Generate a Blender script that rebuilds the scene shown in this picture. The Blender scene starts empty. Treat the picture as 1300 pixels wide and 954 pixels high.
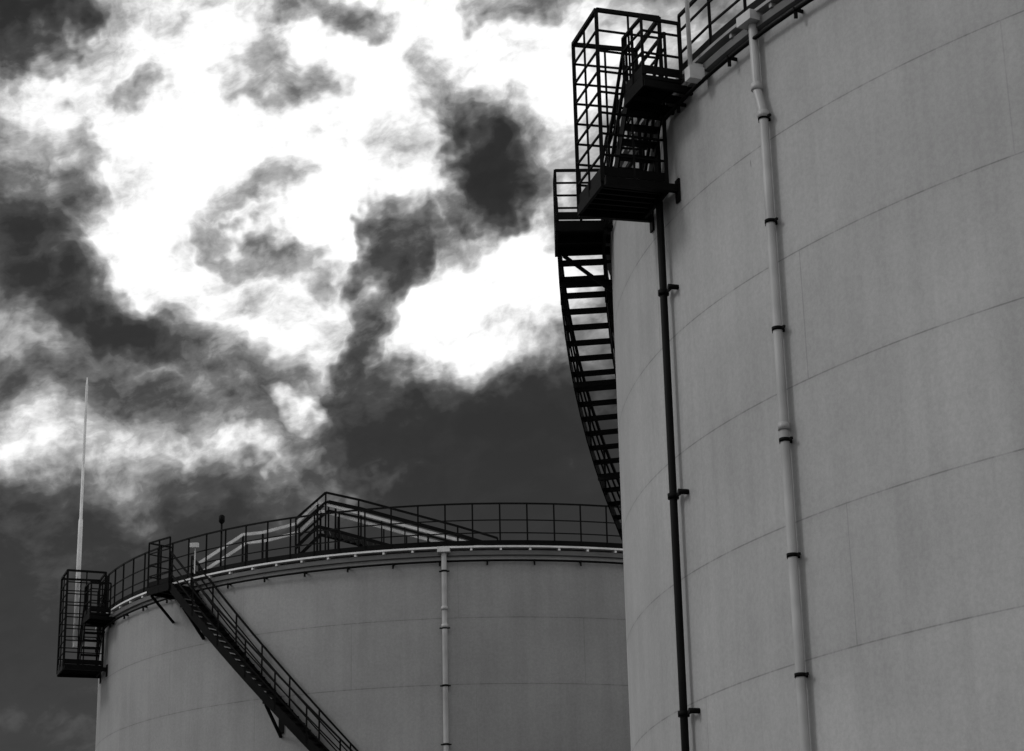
import bpy, math, random
from mathutils import Vector, Matrix
random.seed(4)
scene=bpy.context.scene
S=1.85
EYE=1.6
HR=7.88*S+EYE            # rim height above ground
C1=(-.689*S,38.722*S); R1=6.765*S
C2=(9.419*S,19.104*S); R2=8.45*S
rad=math.radians

# ------------------------------------------------------------------ node helpers
class NT:
    def __init__(s,tree): s.t=tree; s.n=tree.nodes; s.l=tree.links
    def val(s,sock,v):
        if isinstance(v,(int,float)): sock.default_value=v
        elif isinstance(v,(tuple,list)): sock.default_value=v
        else: s.l.new(v,sock)
    def m(s,op,a,b=None,c=None,clamp=False):
        n=s.n.new('ShaderNodeMath'); n.operation=op; n.use_clamp=clamp
        s.val(n.inputs[0],a)
        if b is not None: s.val(n.inputs[1],b)
        if c is not None: s.val(n.inputs[2],c)
        return n.outputs[0]
    def dot(s,v,c):
        n=s.n.new('ShaderNodeVectorMath'); n.operation='DOT_PRODUCT'; s.l.new(v,n.inputs[0]); n.inputs[1].default_value=c
        return n.outputs['Value']
    def mr(s,v,a,b,c,d,smooth=True):
        n=s.n.new('ShaderNodeMapRange'); n.interpolation_type='SMOOTHSTEP' if smooth else 'LINEAR'
        s.val(n.inputs[0],v)
        for i,x in enumerate((a,b,c,d)): n.inputs[i+1].default_value=x
        return n.outputs[0]
    def noise(s,vec,scale,detail=4,rough=.55,dist=0,dim='3D'):
        n=s.n.new('ShaderNodeTexNoise'); n.noise_dimensions=dim; s.val(n.inputs['Vector'],vec)
        n.inputs['Scale'].default_value=scale;n.inputs['Detail'].default_value=detail
        n.inputs['Roughness'].default_value=rough;n.inputs['Distortion'].default_value=dist
        return n
    def xyz(s,x,y,z):
        n=s.n.new('ShaderNodeCombineXYZ'); s.val(n.inputs[0],x);s.val(n.inputs[1],y);s.val(n.inputs[2],z); return n.outputs[0]
    def sep(s,v):
        n=s.n.new('ShaderNodeSeparateXYZ'); s.l.new(v,n.inputs[0]); return n.outputs
    def ramp(s,v,stops):
        n=s.n.new('ShaderNodeValToRGB'); s.l.new(v,n.inputs[0]); cr=n.color_ramp
        while len(cr.elements)<len(stops): cr.elements.new(.5)
        for e,(p,c) in zip(cr.elements,stops): e.position=p; e.color=(c,c,c,1)
        return n.outputs[0]

def base_mat(name,col,rough=.6,metal=0,nscale=6,namp=.25,spec=.5):
    m=bpy.data.materials.new(name); m.use_nodes=True
    T=NT(m.node_tree); b=m.node_tree.nodes['Principled BSDF']
    tc=T.n.new('ShaderNodeTexCoord')
    n=T.noise(tc.outputs['Object'],nscale,2,.6)
    v=T.mr(n.outputs['Fac'],.25,.75,col*(1-namp),col*(1+namp))
    T.l.new(v,b.inputs['Base Color'])
    b.inputs['Roughness'].default_value=rough; b.inputs['Metallic'].default_value=metal
    b.inputs['Specular IOR Level'].default_value=spec
    return m

M_STEEL=base_mat('dark_painted_steel',.003,.6,0,3,.4,.08)
M_RISER=base_mat('riser_black_paint',.003,.5,0,3,.4,.12)
M_LIGHT=base_mat('galvanised_light',.75,.5,0,2.5,.12)
M_CHORD=base_mat('galvanised_dull',.55,.5,0,2.5,.2)
M_CURB=base_mat('curb_painted_shade',.1,.6,0,1.5,.2)  # dark tone paints in the shadow line beneath the projecting rim
M_EDGE=base_mat('walkway_edge_grey',.28,.6,0,1.5,.25)
M_PIPE=base_mat('pipe_grey_paint',.40,.4,0,1.2,.22)
M_ROOF=base_mat('roof_paint',.4,.7,0,.6,.15)
M_GROUND=base_mat('gravel',.08,.95,0,.5,.3)

def shell_mat(name,albedo):
    m=bpy.data.materials.new(name); m.use_nodes=True
    T=NT(m.node_tree); b=m.node_tree.nodes['Principled BSDF']
    tc=T.n.new('ShaderNodeTexCoord'); o=tc.outputs['Object']
    x,y,z=T.sep(o)
    t=T.m('DIVIDE',T.m('SUBTRACT',HR,z),S)
    k=T.m('FLOOR',t); fr=T.m('FRACT',t)
    dh=T.m('MULTIPLY',T.m('SUBTRACT',.5,T.m('ABSOLUTE',T.m('SUBTRACT',fr,.5))),S)
    ang=T.m('MULTIPLY',T.m('ARCTAN2',y,x),57.29578)
    a=T.m('DIVIDE',T.m('SUBTRACT',ang,T.m('ADD',224.3-16.07,T.m('MULTIPLY',k,16.07))),30.)
    fa=T.m('FRACT',a); ka=T.m('FLOOR',a)
    dv=T.m('MULTIPLY',T.m('SUBTRACT',.5,T.m('ABSOLUTE',T.m('SUBTRACT',fa,.5))),30*.0175*14)
    n1f=T.noise(o,.35,3,.6).outputs['Fac']
    sh=T.mr(dh,.003,.016,1,0); sv=T.mr(dv,.003,.014,1,0)
    st=T.noise(T.xyz(x,y,T.m('MULTIPLY',z,.06)),2.6,4,.7)
    fade=T.mr(st.outputs['Fac'],.32,.62,.3,1)
    seam=T.m('MULTIPLY',T.m('MAXIMUM',sh,T.m('MULTIPLY',sv,.6)),fade)
    halo=T.m('MULTIPLY',T.mr(dh,0,.12,1,0),.045)
    wn=T.n.new('ShaderNodeTexWhiteNoise'); wn.noise_dimensions='2D'; T.l.new(T.xyz(k,ka,0),wn.inputs['Vector'])
    plate=T.mr(wn.outputs['Value'],0,1,.98,1.02,False)
    n1=T.mr(n1f,.3,.7,.90,1.08)
    n2=T.mr(T.noise(o,13,3,.9).outputs['Fac'],.3,.7,.92,1.08)
    n3=T.mr(st.outputs['Fac'],.35,.72,1.03,.92)
    vo=T.n.new('ShaderNodeTexVoronoi'); vo.inputs['Scale'].default_value=1.9
    T.l.new(T.xyz(T.m('ADD',x,T.m('MULTIPLY',z,.09)),y,T.m('MULTIPLY',z,.13)),vo.inputs['Vector'])
    chip=T.mr(vo.outputs['Distance'],.022,.036,1,0)
    v=T.m('MULTIPLY',T.m('MULTIPLY',T.m('MULTIPLY',plate,n1),T.m('MULTIPLY',n2,n3)),albedo)
    v=T.m('MULTIPLY',v,T.m('SUBTRACT',1,T.m('MULTIPLY',seam,.42)))
    v=T.m('MULTIPLY',v,T.m('SUBTRACT',1,halo))
    v=T.m('MULTIPLY',v,T.m('SUBTRACT',1,T.m('MULTIPLY',chip,.8)))
    T.l.new(v,b.inputs['Base Color'])
    b.inputs['Roughness'].default_value=.6
    b.inputs['Specular IOR Level'].default_value=.3
    return m
M_SHELL1=shell_mat('tank_shell_paint_a',.30)
M_SHELL2=shell_mat('tank_shell_paint_b',.39)

# ------------------------------------------------------------------ mesh builder
class MB:
    def __init__(s): s.v=[];s.f=[];s.sm=[]
    def bar(s,p,q,w,h,up=(0,0,1)):
        p=Vector(p);q=Vector(q);d=(q-p)
        if d.length<1e-6: return
        d.normalize();up=Vector(up)
        if abs(d.dot(up))>.98: up=Vector((1,0,0)) if abs(d.x)<.9 else Vector((0,1,0))
        a=d.cross(up).normalized();b=a.cross(d).normalized()
        i=len(s.v)
        for e in(p,q):
            for sx,sy in((-1,-1),(1,-1),(1,1),(-1,1)): s.v.append(e+a*(sx*w/2)+b*(sy*h/2))
        for f in((0,1,2,3),(7,6,5,4),(0,4,5,1),(1,5,6,2),(2,6,7,3),(3,7,4,0)):
            s.f.append(tuple(i+k for k in f));s.sm.append(False)
    def tube(s,pts,r,n=10,closed=False):
        pts=[Vector(p) for p in pts];N=len(pts);i0=len(s.v)
        for j,p in enumerate(pts):
            a=pts[j-1] if (j>0 or closed) else p; b=pts[(j+1)%N] if (j<N-1 or closed) else p
            d=(b-a).normalized()
            up=Vector((0,0,1)) if abs(d.z)<.95 else Vector((1,.3,0)).normalized()
            u=d.cross(up).normalized();w=u.cross(d).normalized()
            rr=r[j] if isinstance(r,(list,tuple)) else r
            for k in range(n):
                t=2*math.pi*k/n; s.v.append(p+u*(rr*math.cos(t))+w*(rr*math.sin(t)))
        for j in range(N if closed else N-1):
            a=i0+j*n;b=i0+((j+1)%N)*n
            for k in range(n):
                s.f.append((a+k,a+(k+1)%n,b+(k+1)%n,b+k));s.sm.append(True)
        if not closed:
            s.f.append(tuple(i0+k for k in range(n))[::-1]);s.sm.append(False)
            s.f.append(tuple(i0+(N-1)*n+k for k in range(n)));s.sm.append(False)
    def poly(s,vs,fs,smooth=False):
        i=len(s.v); s.v+= [Vector(v) for v in vs]
        for f in fs: s.f.append(tuple(i+k for k in f)); s.sm.append(smooth)
    def prism(s,pts,z0,z1):
        n=len(pts)
        s.poly([(x,y,z0) for x,y in pts]+[(x,y,z1) for x,y in pts],
               [tuple(range(n))[::-1],tuple(range(n,2*n))]+[(k,(k+1)%n,n+(k+1)%n,n+k) for k in range(n)])
    def obj(s,name,mat,parent=None,loc=(0,0,0)):
        me=bpy.data.meshes.new(name);me.from_pydata([tuple(v) for v in s.v],[],s.f);me.materials.append(mat)
        for p,k in zip(me.polygons,s.sm): p.use_smooth=k
        me.update()
        o=bpy.data.objects.new(name,me);scene.collection.objects.link(o)
        if parent: o.parent=parent
        else: o.location=loc
        return o
def empty(name,loc):
    e=bpy.data.objects.new(name,None);scene.collection.objects.link(e);e.location=loc;return e
def pol(r,a,z): return Vector((r*math.cos(rad(a)),r*math.sin(rad(a)),z))
def ringmesh(mb,prof,n=288):
    i0=len(mb.v);m=len(prof)
    for k in range(n):
        for r,z in prof: mb.v.append(pol(r,360*k/n,z))
    for k in range(n):
        a=i0+k*m;b=i0+((k+1)%n)*m
        for j in range(m):
            mb.f.append((a+j,b+j,b+(j+1)%m,a+(j+1)%m));mb.sm.append(False)

def railing(mb,pts,h=1.1,post=.045,rail=.045,mids=(.37,.74),toe=True,closed=False,postevery=1):
    n=len(pts)
    for i,p in enumerate(pts):
        if i%postevery==0: mb.bar(p,Vector(p)+Vector((0,0,h)),post,post)
    rng=range(n if closed else n-1)
    for i in rng:
        p=Vector(pts[i]);q=Vector(pts[(i+1)%n])
        mb.bar(p+Vector((0,0,h)),q+Vector((0,0,h)),rail,rail)
        for m in mids: mb.bar(p+Vector((0,0,m)),q+Vector((0,0,m)),.03,.03)
        if toe: mb.bar(p+Vector((0,0,.09)),q+Vector((0,0,.09)),.012,.14)

def build_tank(C,R,shellm,edgem,railh,gap,sp):
    root=empty('storage_tank',(C[0],C[1],0))
    n=288
    mb=MB();vs=[];
    zs=[0,HR*.33,HR*.66,HR-.02]
    for z in zs:
        for k in range(n): vs.append(pol(R,360*k/n,z))
    fs=[]
    for j in range(len(zs)-1):
        for k in range(n): fs.append((j*n+k,j*n+(k+1)%n,(j+1)*n+(k+1)%n,(j+1)*n+k))
    mb.poly(vs,fs,True); mb.obj('shell',shellm,root)
    mb=MB();rr=[(R-.02,HR-.03),(R*.5,HR+.65),(.6,HR+1.25)]
    vs=[];fs=[]
    for r,z in rr:
        for k in range(n): vs.append(pol(r,360*k/n,z))
    for j in range(2):
        for k in range(n): fs.append((j*n+k,j*n+(k+1)%n,(j+1)*n+(k+1)%n,(j+1)*n+k))
    fs.append(tuple(2*n+k for k in range(n)))
    mb.poly(vs,fs,True); mb.obj('roof',M_ROOF,root)
    mb=MB();mb.tube([(0,0,HR+1.2),(0,0,HR+1.7)],.35,20);mb.tube([(0,0,HR+1.7),(0,0,HR+1.78),(0,0,HR+1.95)],[.55,.5,.1],20);mb.obj('roof_vent',M_PIPE,root)
    mb=MB();ringmesh(mb,[(R+.004,HR-.10),(R+.10,HR-.10),(R+.10,HR+.02),(R+.004,HR+.06)]);mb.obj('curb_angle',M_CURB,root)
    mb=MB();ringmesh(mb,[(R-.85,HR+.10),(R+.16,HR+.10),(R+.16,HR+.15),(R-.85,HR+.15)]);
    for k in range(0,96):
        a=360*k/96; mb.bar(pol(R-.8,a,HR+.06),pol(R+.13,a,HR+.06),.06,.07)
    mb.obj('perimeter_walkway',edgem,root)
    mb=MB();m=int(2*math.pi*R/sp)
    pts=[]
    for k in range(m+1):
        a=gap[1]+(360-(gap[1]-gap[0]))*k/m
        pts.append(pol(R+.12,a,HR+.15))
    railing(mb,pts,railh)
    mb.obj('perimeter_railing',M_STEEL,root)
    mb=MB();mb.tube([pol(R+.13,360*k/240,HR-.27) for k in range(240)],.032,8,closed=True)
    for k in range(60):
        a=6*k+2; mb.bar(pol(R+.0,a,HR-.27),pol(R+.17,a,HR-.27),.03,.05); mb.bar(pol(R+.13,a,HR-.31),pol(R+.13,a,HR-.40),.05,.05)
    mb.obj('spray_ring_pipe',M_STEEL,root)
    mb=MB();ringmesh(mb,[(R+.002,0.0),(R+.12,0.0),(R+.12,.03),(R+.002,.03)]);mb.obj('base_flange',M_STEEL,root)
    return root

def staircase(C,R,a0,sgn,z0,slope,land,landz,railh,landh,struts):
    root=empty('spiral_staircase',(C[0],C[1],0))
    ri,ro=R+.14,R+.95
    dpm=math.degrees(1/(R+.55))
    drop=z0-.05
    L=drop/slope
    tr=MB();st=MB();hr=MB();br=MB()
    rise=.2;n=int(drop/rise)
    for i in range(1,n+1):
        a=a0+sgn*dpm*(i*rise/slope); z=z0-i*rise
        tr.bar(pol(ri,a,z),pol(ro,a,z),.24,.035)
    seg=int(L/.5)
    P=lambda r,s,dz: pol(r,a0+sgn*dpm*s,z0-s*slope+dz)
    for r in(ri,ro):
        for i in range(seg):
            s0=L*i/seg;s1=L*(i+1)/seg
            st.bar(P(r,s0,-.06),P(r,s1,-.06),.02,.22)
            hr.bar(P(r,s0,railh),P(r,s1,railh),.05,.05)
            for mz in (.35,.68): hr.bar(P(r,s0,railh*mz),P(r,s1,railh*mz),.032,.032)
        k=int(L/.95)
        for i in range(k+1):
            s0=L*i/k; hr.bar(P(r,s0,-.1),P(r,s0,railh),.045,.045)
    s0=.5
    while s0<L:
        a=a0+sgn*dpm*s0; z=z0-s0*slope-.2
        br.bar(pol(R,a,z),pol(ro,a,z),.08,.1)
        if struts: br.bar(pol(R+.02,a,z-.85),pol(ro-.1,a,z-.05),.07,.07)
        br.bar(pol(R+.02,a,z-.75),pol(R+.02,a,z+.1),.16,.03,up=(math.cos(rad(a)),math.sin(rad(a)),0))
        s0+=3.0 if struts else 1.9
    ld=MB();al,ah=land
    nn=4
    pts=[tuple(pol(R+.12,al+(ah-al)*i/nn,0).xy) for i in range(nn+1)]+[tuple(pol(R+1.0,ah-(ah-al)*i/nn,0).xy) for i in range(nn+1)]
    ld.prism(pts,landz-.06,landz)
    for r in (R+.14,R+.98):
        ld.bar(pol(r,al,landz-.14),pol(r,ah,landz-.14),.05,.16)
    for a in (al,(al+ah)/2,ah):
        ld.bar(pol(R+.02,a,landz-.13),pol(R+1.0,a,landz-.13),.06,.14)
    far=al if sgn>0 else ah
    near=ah if sgn>0 else al
    for a in (far,near) if struts else (near,):
        ld.bar(pol(R+.02,a,landz-.9),pol(R+.85,a,landz-.2),.06,.06)
    ring=[pol(R+.98,near,landz),pol(R+.98,(al+ah)/2,landz),pol(R+.98,far,landz),pol(R+.55,far,landz),pol(R+.14,far,landz)]
    railing(hr,ring,landh,mids=(landh*.25,landh*.5,landh*.75))
    tr.obj('treads',M_STEEL,root);st.obj('stringers',M_STEEL,root);hr.obj('handrails',M_STEEL,root)
    br.obj('wall_brackets',M_STEEL,root);ld.obj('landing',M_STEEL,root)
    return root

def cage(C,R,a0,a1,rin,rout,zf,zt,sa0,sa1,sa2):
    root=empty('caged_platform',(C[0],C[1],0))
    fl=MB();cg=MB()
    c=[(rin,a0),(rout,a0),(rout,a1),(rin,a1)]
    P=lambda k,z: pol(R+c[k][0],c[k][1],z)
    fl.prism([tuple(P(k,0).xy) for k in range(4)],HR+zf-.05,HR+zf)
    for k in range(4): fl.bar(P(k,HR+zf-.09),P((k+1)%4,HR+zf-.09),.05,.16)
    for i in range(1,6):
        t=i/6; fl.bar(P(0,HR+zf-.08).lerp(P(3,HR+zf-.08),t),P(1,HR+zf-.08).lerp(P(2,HR+zf-.08),t),.04,.08)
    for a in(a0+.05,a1+.35):
        fl.bar(pol(R+.0,a,HR+zf-.13),pol(R+rout,a,HR+zf-.13),.08,.12)
        fl.bar(pol(R+.02,a,HR+zf-.35),pol(R+.02,a,HR+zf+.02),.14,.03,up=(math.cos(rad(a)),math.sin(rad(a)),0))
    am=(a0+a1)/2
    posts=[P(0,0),P(1,0),P(2,0),P(3,0),pol(R+rout,am,0),pol(R+(rin+rout)/2,a0,0),pol(R+(rin+rout)/2,a1,0)]
    for i,p in enumerate(posts):
        w=.06 if i<4 else .035
        cg.bar((p.x,p.y,HR+zf-.1),(p.x,p.y,HR+zt),w,w)
    nlev=8
    for i in range(1,nlev+1):
        z=HR+zf+(zt-zf)*i/nlev; w=.06 if i==nlev else .03
        for k in(0,1,2): cg.bar(P(k,z),P(k+1,z),w,w)
        if i==nlev: cg.bar(P(3,z),P(0,z),w,w)
    for k in range(3): cg.bar(P(k,HR+zf+.08),P(k+1,HR+zf+.08),.012,.15)
    sp=MB();ns=7
    for i in range(1,ns+1):
        a=sa0+(sa1-sa0)*i/ns; z=HR+zf-zf*i/ns
        sp.bar(pol(R+.18,a,z),pol(R+.75,a,z),.2,.035)
    for r in(R+.18,R+.75):
        s0=pol(r,sa0,HR+zf);s1=pol(r,sa1,HR+.03)
        sp.bar(s0,s1,.025,.2)
        for h in(.5,1.0): sp.bar(s0+Vector((0,0,h)),s1+Vector((0,0,h)),.045,.045)
        for t in(0,.5,1):
            q=s0.lerp(s1,t); sp.bar(q,q+Vector((0,0,1.02)),.04,.04)
    pts=[tuple(pol(R+.17,sa1,0).xy),tuple(pol(R+.82,sa1,0).xy),tuple(pol(R+.82,sa2,0).xy),tuple(pol(R+.17,sa2,0).xy)]
    sp.prism(pts,HR-.04,HR+.02)
    railing(sp,[pol(R+.8,sa1,HR+.02),pol(R+.8,(sa1+sa2)/2,HR+.02),pol(R+.8,sa2,HR+.02),pol(R+.18,sa2,HR+.02)],.95)
    for a in (sa1,(sa1+sa2)/2,sa2): sp.bar(pol(R,a,HR-.15),pol(R+.8,a,HR-.12),.06,.12)
    sp.bar(pol(R+.8,sa1,HR-.1),pol(R+.8,sa2,HR-.1),.04,.16)
    fl.obj('floor',M_STEEL,root);cg.obj('cage_bars',M_STEEL,root);sp.obj('access_steps',M_STEEL,root)
    return root

# ------------------------------------------------------------------ tanks
T1=build_tank(C1,R1,M_SHELL1,M_LIGHT,1.22,(203.0,204.0),.76)
T2=build_tank(C2,R2,M_SHELL2,M_EDGE,1.0,(198.5,200.6),.98)

staircase(C2,R2,177.8,-1,HR-.15,.67,(177.8,181.8),HR-.12,.95,.95,False)
staircase(C1,R1,229.2,+1,HR-.15,1.04,(225.0,229.2),HR-.12,.95,1.35,True)
cage(C2,R2,194.0,198.1,.15,1.2,-1.35,1.46,194.9,198.3,200.9)
cage(C1,R1,197.5,202.6,.15,1.35,-1.45,1.5,199.0,203.0,206.4)

# ------------------------------------------------------------------ pipes
def drainpipe(C,R,a,r,offa,clampz,flz,off):
    root=empty('drainpipe',(C[0],C[1],0))
    p=MB();z1=HR-1.05;z2=HR-1.5
    pts=[pol(R-.25,a-offa,HR+.16),pol(R+off-.06,a-offa,HR+.16),pol(R+off,a-offa,HR+.1),pol(R+off,a-offa,HR-.1)]
    if offa: pts+=[pol(R+off,a-offa,z1),pol(R+off,a-offa*.75,z1-.1),pol(R+off,a-offa*.2,z2+.12),pol(R+off,a,z2)]
    for z in (HR*.6,HR*.3,.45): pts.append(pol(R+off,a,z))
    pts+=[pol(R+off+.06,a,.3),pol(R+off+.4,a,.15)]
    p.tube(pts,r,16)
    col=MB()
    for z in flz: col.tube([pol(R+off,a if z<HR-1.3 else a-offa,z-.05),pol(R+off,a if z<HR-1.3 else a-offa,z+.05)],r*1.28,16)
    hop=MB()
    da=math.degrees(.17/R)
    hop.prism([tuple(pol(R+.02,a-offa-da,0).xy),tuple(pol(R+off+.16,a-offa-da,0).xy),tuple(pol(R+off+.16,a-offa+da,0).xy),tuple(pol(R+.02,a-offa+da,0).xy)],HR-.03,HR+.12)
    cl=MB()
    for z in clampz:
        cl.tube([pol(R+off,a,z-.025),pol(R+off,a,z+.025)],r*1.22,16)
        cl.bar(pol(R,a,z),pol(R+off,a,z),.03,.05)
        e=math.degrees((r+.07)/R); cl.bar(pol(R+off-.02,a-e,z),pol(R+off-.02,a+e,z),.03,.035)
    p.obj('pipe',M_PIPE,root);col.obj('joint_collars',M_PIPE,root);hop.obj('hopper_head',M_CHORD,root);cl.obj('clamps',M_STEEL,root)
drainpipe(C2,R2,208.7,.065,.42,[HR-1.55-1.58*i for i in range(9)],[HR-1.02,HR-1.5,HR-6.1,HR-11],.11)
drainpipe(C1,R1,266.55,.075,0,[HR-.55-1.6*i for i in range(10)],[HR-1.6,HR-2.1,HR-6],.15)

root=empty('fire_water_riser_pipe',(C2[0],C2[1],0))
p=MB();a=196.6
p.tube([pol(R2+.13,a,.2),pol(R2+.13,a,HR*.5),pol(R2+.13,a,HR-.35),pol(R2+.13,a,HR-.27)],.058,14)
cl=MB()
for z in [HR-3.0-3.2*i for i in range(5)]:
    e=math.degrees(.28/R2)
    cl.tube([pol(R2+.13,a,z-.04),pol(R2+.13,a,z+.04)],.085,14)
    cl.bar(pol(R2+.1,a,z),pol(R2+.1,a+e,z),.03,.05)
    cl.tube([pol(R2+.0,a+e,z),pol(R2+.16,a+e,z)],.04,10)
p.obj('pipe',M_RISER,root);cl.obj('clamps',M_STEEL,root)

def rod(C,R,a,off,zb,zt,r):
    root=empty('lightning_rod',(C[0],C[1],0));m=MB()
    m.tube([pol(R+off,a,HR+zb),pol(R+off,a,HR+zb+(zt-zb)*.45),pol(R+off,a,HR+zb+(zt-zb)*.46),pol(R+off,a,HR+zt-.3),pol(R+off,a,HR+zt)],[r,r*.85,r*.6,r*.5,r*.2],10)
    m.bar(pol(R,a,HR+zb+.08),pol(R+off,a,HR+zb+.08),.05,.16)
    e=math.degrees(.08/R);m.prism([tuple(pol(R+.11,a-e,0).xy),tuple(pol(R+off+.06,a-e,0).xy),tuple(pol(R+off+.06,a+e,0).xy),tuple(pol(R+.11,a+e,0).xy)],HR+zb-.12,HR+zb+.08)
    m.obj('rod',M_LIGHT if R<14 else M_CHORD,root)
rod(C2,R2,202.95,.3,-.15,5.8,.035)
rod(C1,R1,196.2,.82,-.5,8.4,.085)

# ------------------------------------------------------------------ roof catwalk of the far tank
root=empty('roof_catwalk',(C1[0],C1[1],0))
lt=MB();dk=MB()
prof=[(-8.3,1.0),(-7.0,1.85),(-6.4,1.9),(-5.4,2.15),(-4.75,2.8),(-4.2,2.65),(-1.4,1.8),(.6,1.2)]
for yy in(-7.9,-6.9):
    for i in range(len(prof)-1):
        a=Vector((prof[i][0],yy,HR+prof[i][1]));b=Vector((prof[i+1][0],yy,HR+prof[i+1][1]))
        lt.bar(a,b,.07,.085)
    for i in range(3,len(prof)-1):
        a=Vector((prof[i][0],yy,HR+prof[i][1]-.75));b=Vector((prof[i+1][0],yy,HR+prof[i+1][1]-.75))
        dk.bar(a,b,.05,.1)
    for i in range(3,len(prof)-1):
        x0,z0=prof[i];x1,z1=prof[i+1];n=max(1,int((x1-x0)/.7))
        for k in range(n+1):
            x=x0+(x1-x0)*k/n;z=z0+(z1-z0)*k/n
            dk.bar((x,yy,HR+z-.8),(x,yy,HR+z+.06),.04,.04)
    top=[(-5.4,2.3),(-4.5,3.1),(-3.5,2.85),(-.5,1.95),(.7,1.55)]
    for o in(0,-.3):
        for i in range(len(top)-1):
            dk.bar((top[i][0],yy-.04,HR+top[i][1]+o),(top[i+1][0],yy-.04,HR+top[i+1][1]+o),.06,.06)
    for x,z in top: dk.bar((x,yy-.04,HR+.3),(x,yy-.04,HR+z),.05,.05)
    for x,z in prof: dk.bar((x,yy,HR+.25),(x,yy,HR+z-.05),.06,.06)
for i in range(26):
    x=-4.5+i*.19; z=2.65-.3*(x+4.2)-.75; dk.bar((x,-7.9,HR+min(z,1.95)),(x,-6.9,HR+min(z,1.95)),.16,.03)
lt.obj('truss_chords',M_CHORD,root);dk.obj('handrails',M_STEEL,root)

root=empty('gauge_pole',(C1[0],C1[1],0));m=MB()
a=234.3
m.tube([pol(R1+.05,a,HR+.1),pol(R1+.05,a,HR+1.65)],.03,8);m.tube([pol(R1+.05,a,HR+1.6),pol(R1+.05,a,HR+1.66),pol(R1+.05,a,HR+1.82),pol(R1+.05,a,HR+1.86)],[.04,.09,.09,.05],12)
m.obj('pole',M_STEEL,root)
root=empty('junction_box',(C1[0],C1[1],0));m=MB();a=230.6
m.bar(pol(R1+.3,a,HR+1.05),pol(R1+.55,a+.9,HR+.98),.22,.13);m.bar(pol(R1+.3,a,HR+.2),pol(R1+.3,a,HR+1.0),.03,.03);m.obj('box',M_LIGHT,root)

# ------------------------------------------------------------------ ground
g=MB();n=64
g.poly([(0,40,0)]+[(3000*math.cos(2*math.pi*k/n),40+3000*math.sin(2*math.pi*k/n),0) for k in range(n)],[(0,1+k,1+(k+1)%n) for k in range(n)])
g.obj('ground',M_GROUND)

# ------------------------------------------------------------------ sky
SUN_AZ=188.; SUN_EL=38.
w=bpy.data.worlds.new('World');scene.world=w;w.use_nodes=True
try: w.cycles.sampling_method='NONE'
except Exception: pass
T=NT(w.node_tree);bg=T.n['Background'];bg.inputs['Strength'].default_value=1
tc=T.n.new('ShaderNodeTexCoord');D=tc.outputs['Generated'];x,y,z=T.sep(D)
az=T.m('MULTIPLY',T.m('ARCTAN2',x,y),57.29578);el=T.m('MULTIPLY',T.m('ARCSINE',z),57.29578)
base=T.xyz(az,el,1)
wn=T.noise(base,.30,4,.6,dim='2D')
wv=T.n.new('ShaderNodeVectorMath');wv.operation='MULTIPLY_ADD';T.l.new(wn.outputs['Color'],wv.inputs[0]);wv.inputs[1].default_value=(5,3.6,0);wv.inputs[2].default_value=(-2.5,-1.8,0)
wa=T.n.new('ShaderNodeVectorMath');wa.operation='ADD';T.l.new(base,wa.inputs[0]);T.l.new(wv.outputs[0],wa.inputs[1])
P=wa.outputs[0]
def deg(px,py):
    return ((px-650)/44.6, 19.4+(432-py)/48.)
# cloud chart: centre, radii, tilt, weight (+ cloud, - gap)
blobs=[(250,190,430,270,0,2.2),(620,20,330,130,0,1.5),(740,240,90,260,0,1.0),(615,385,150,95,8,2.1),(595,475,45,55,0,.9),
(330,430,200,50,-16,.7),(110,570,320,65,-6,1.05),(398,535,34,28,-50,1.8),(330,590,100,16,-8,.8),(440,230,80,170,0,.5),(500,600,45,14,0,.8),
(8,30,65,110,20,-2.3),(420,8,120,34,-8,-1.9),(345,80,50,85,25,-1.6),(172,125,45,26,20,-1.2),
(575,120,60,80,35,-1.7),(640,205,95,75,-20,-1.7),(570,285,115,60,25,-1.6),(600,225,75,70,0,-.9),(355,225,90,32,30,-1.3),(335,320,80,28,-15,-1.4),
(15,235,100,80,0,-2.0),(50,350,170,60,-25,-1.9),(200,415,200,40,-18,-1.2),(472,385,40,130,-14,-1.9),(690,12,70,30,0,-1.3),
(350,800,950,190,0,-1.9),(670,575,260,110,0,-1.9),(60,480,170,40,-10,-.6)]
acc=None
for px,py,sx,sy,r,wt in blobs:
    a,e=deg(px,py);ca,sa=math.cos(rad(r)),math.sin(rad(r));kx=44.6/(sx*1.2);ky=48./(sy*1.2)
    u=T.dot(P,(ca*kx,sa*kx,-(a*ca+e*sa)*kx)); v=T.dot(P,(-sa*ky,ca*ky,(a*sa-e*ca)*ky))
    f=T.m('SUBTRACT',1,T.m('MULTIPLY_ADD',u,u,T.m('MULTIPLY',v,v)),clamp=True)
    acc=T.m('MULTIPLY',f,wt) if acc is None else T.m('MULTIPLY_ADD',f,wt,acc)
ca,sa=math.cos(rad(14)),math.sin(rad(14))
sv=T.xyz(T.dot(base,(ca*.7,sa*.7,0)),T.dot(base,(-sa*1.2,ca*1.2,0)),0)
n1=T.noise(sv,.42,9,.60,dim='2D').outputs['Fac']
sv2=T.n.new('ShaderNodeVectorMath');sv2.operation='MULTIPLY_ADD';T.l.new(wn.outputs['Color'],sv2.inputs[0]);sv2.inputs[1].default_value=(2,2,0);T.l.new(sv,sv2.inputs[2])
n2=T.noise(sv2.outputs[0],1.5,5,.6,dim='2D').outputs['Fac']
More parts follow.
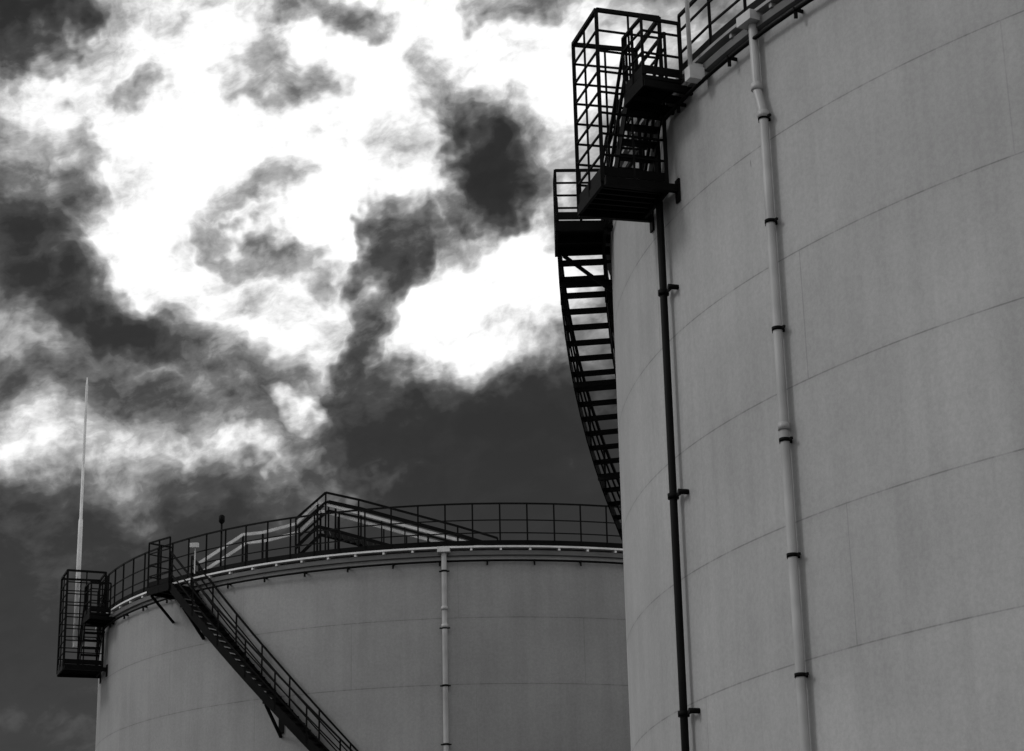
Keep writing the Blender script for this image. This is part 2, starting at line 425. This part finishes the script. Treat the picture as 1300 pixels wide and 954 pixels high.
fld=T.m('MULTIPLY_ADD',T.m('SUBTRACT',n2,.5),1.5,T.m('MULTIPLY_ADD',T.m('SUBTRACT',n1,.5),3.6,acc))
out_b=T.mr(T.m('ABSOLUTE',az),25,50,0,1.2)
fld=T.m('ADD',T.m('MULTIPLY',T.m('ADD',fld,out_b),.19),.40)
dens=T.ramp(fld,[(0,0),(.16,.004),(.32,.035),(.46,.13),(.60,.36),(.74,.80),(.86,1.0)])
sk=T.n.new('ShaderNodeTexSky');sk.sky_type='NISHITA';sk.sun_disc=False
sk.sun_elevation=rad(SUN_EL);sk.sun_rotation=rad(90-SUN_AZ)
bw=T.n.new('ShaderNodeRGBToBW');T.l.new(sk.outputs[0],bw.inputs[0])
clear=T.m('MULTIPLY',bw.outputs[0],.0125)     # clear sky seen through a deep red filter
out=T.m('ADD',T.m('MULTIPLY',clear,T.m('SUBTRACT',1,dens)),T.m('MULTIPLY',dens,1.22))
T.l.new(out,bg.inputs['Color'])

sd=bpy.data.lights.new('sun','SUN');sd.energy=.7;sd.angle=rad(14);sd.color=(1,1,1)
so=bpy.data.objects.new('sun',sd);scene.collection.objects.link(so)
d=Vector((math.cos(rad(SUN_AZ))*math.cos(rad(SUN_EL)),math.sin(rad(SUN_AZ))*math.cos(rad(SUN_EL)),math.sin(rad(SUN_EL))))
so.rotation_euler=d.to_track_quat('Z','Y').to_euler();so.location=(0,0,60)

# ------------------------------------------------------------------ camera
cam=bpy.data.cameras.new('camera');co=bpy.data.objects.new('camera',cam);scene.collection.objects.link(co)
th,ro=.339,.023
r=Vector((1,0,0));U=Vector((0,-math.sin(th),math.cos(th)));F=Vector((0,math.cos(th),math.sin(th)))
cx=r*math.cos(ro)-U*math.sin(ro);cy=r*math.sin(ro)+U*math.cos(ro);cz=-F
M=Matrix((cx,cy,cz)).transposed().to_4x4();M.translation=Vector((0,0,EYE))
co.matrix_world=M
cam.sensor_width=36;cam.lens=2750/1300*36;cam.shift_y=-45/1300;cam.clip_end=8000;cam.clip_start=.1
scene.camera=co
scene.view_settings.view_transform='Standard';scene.view_settings.look='None';scene.view_settings.exposure=0
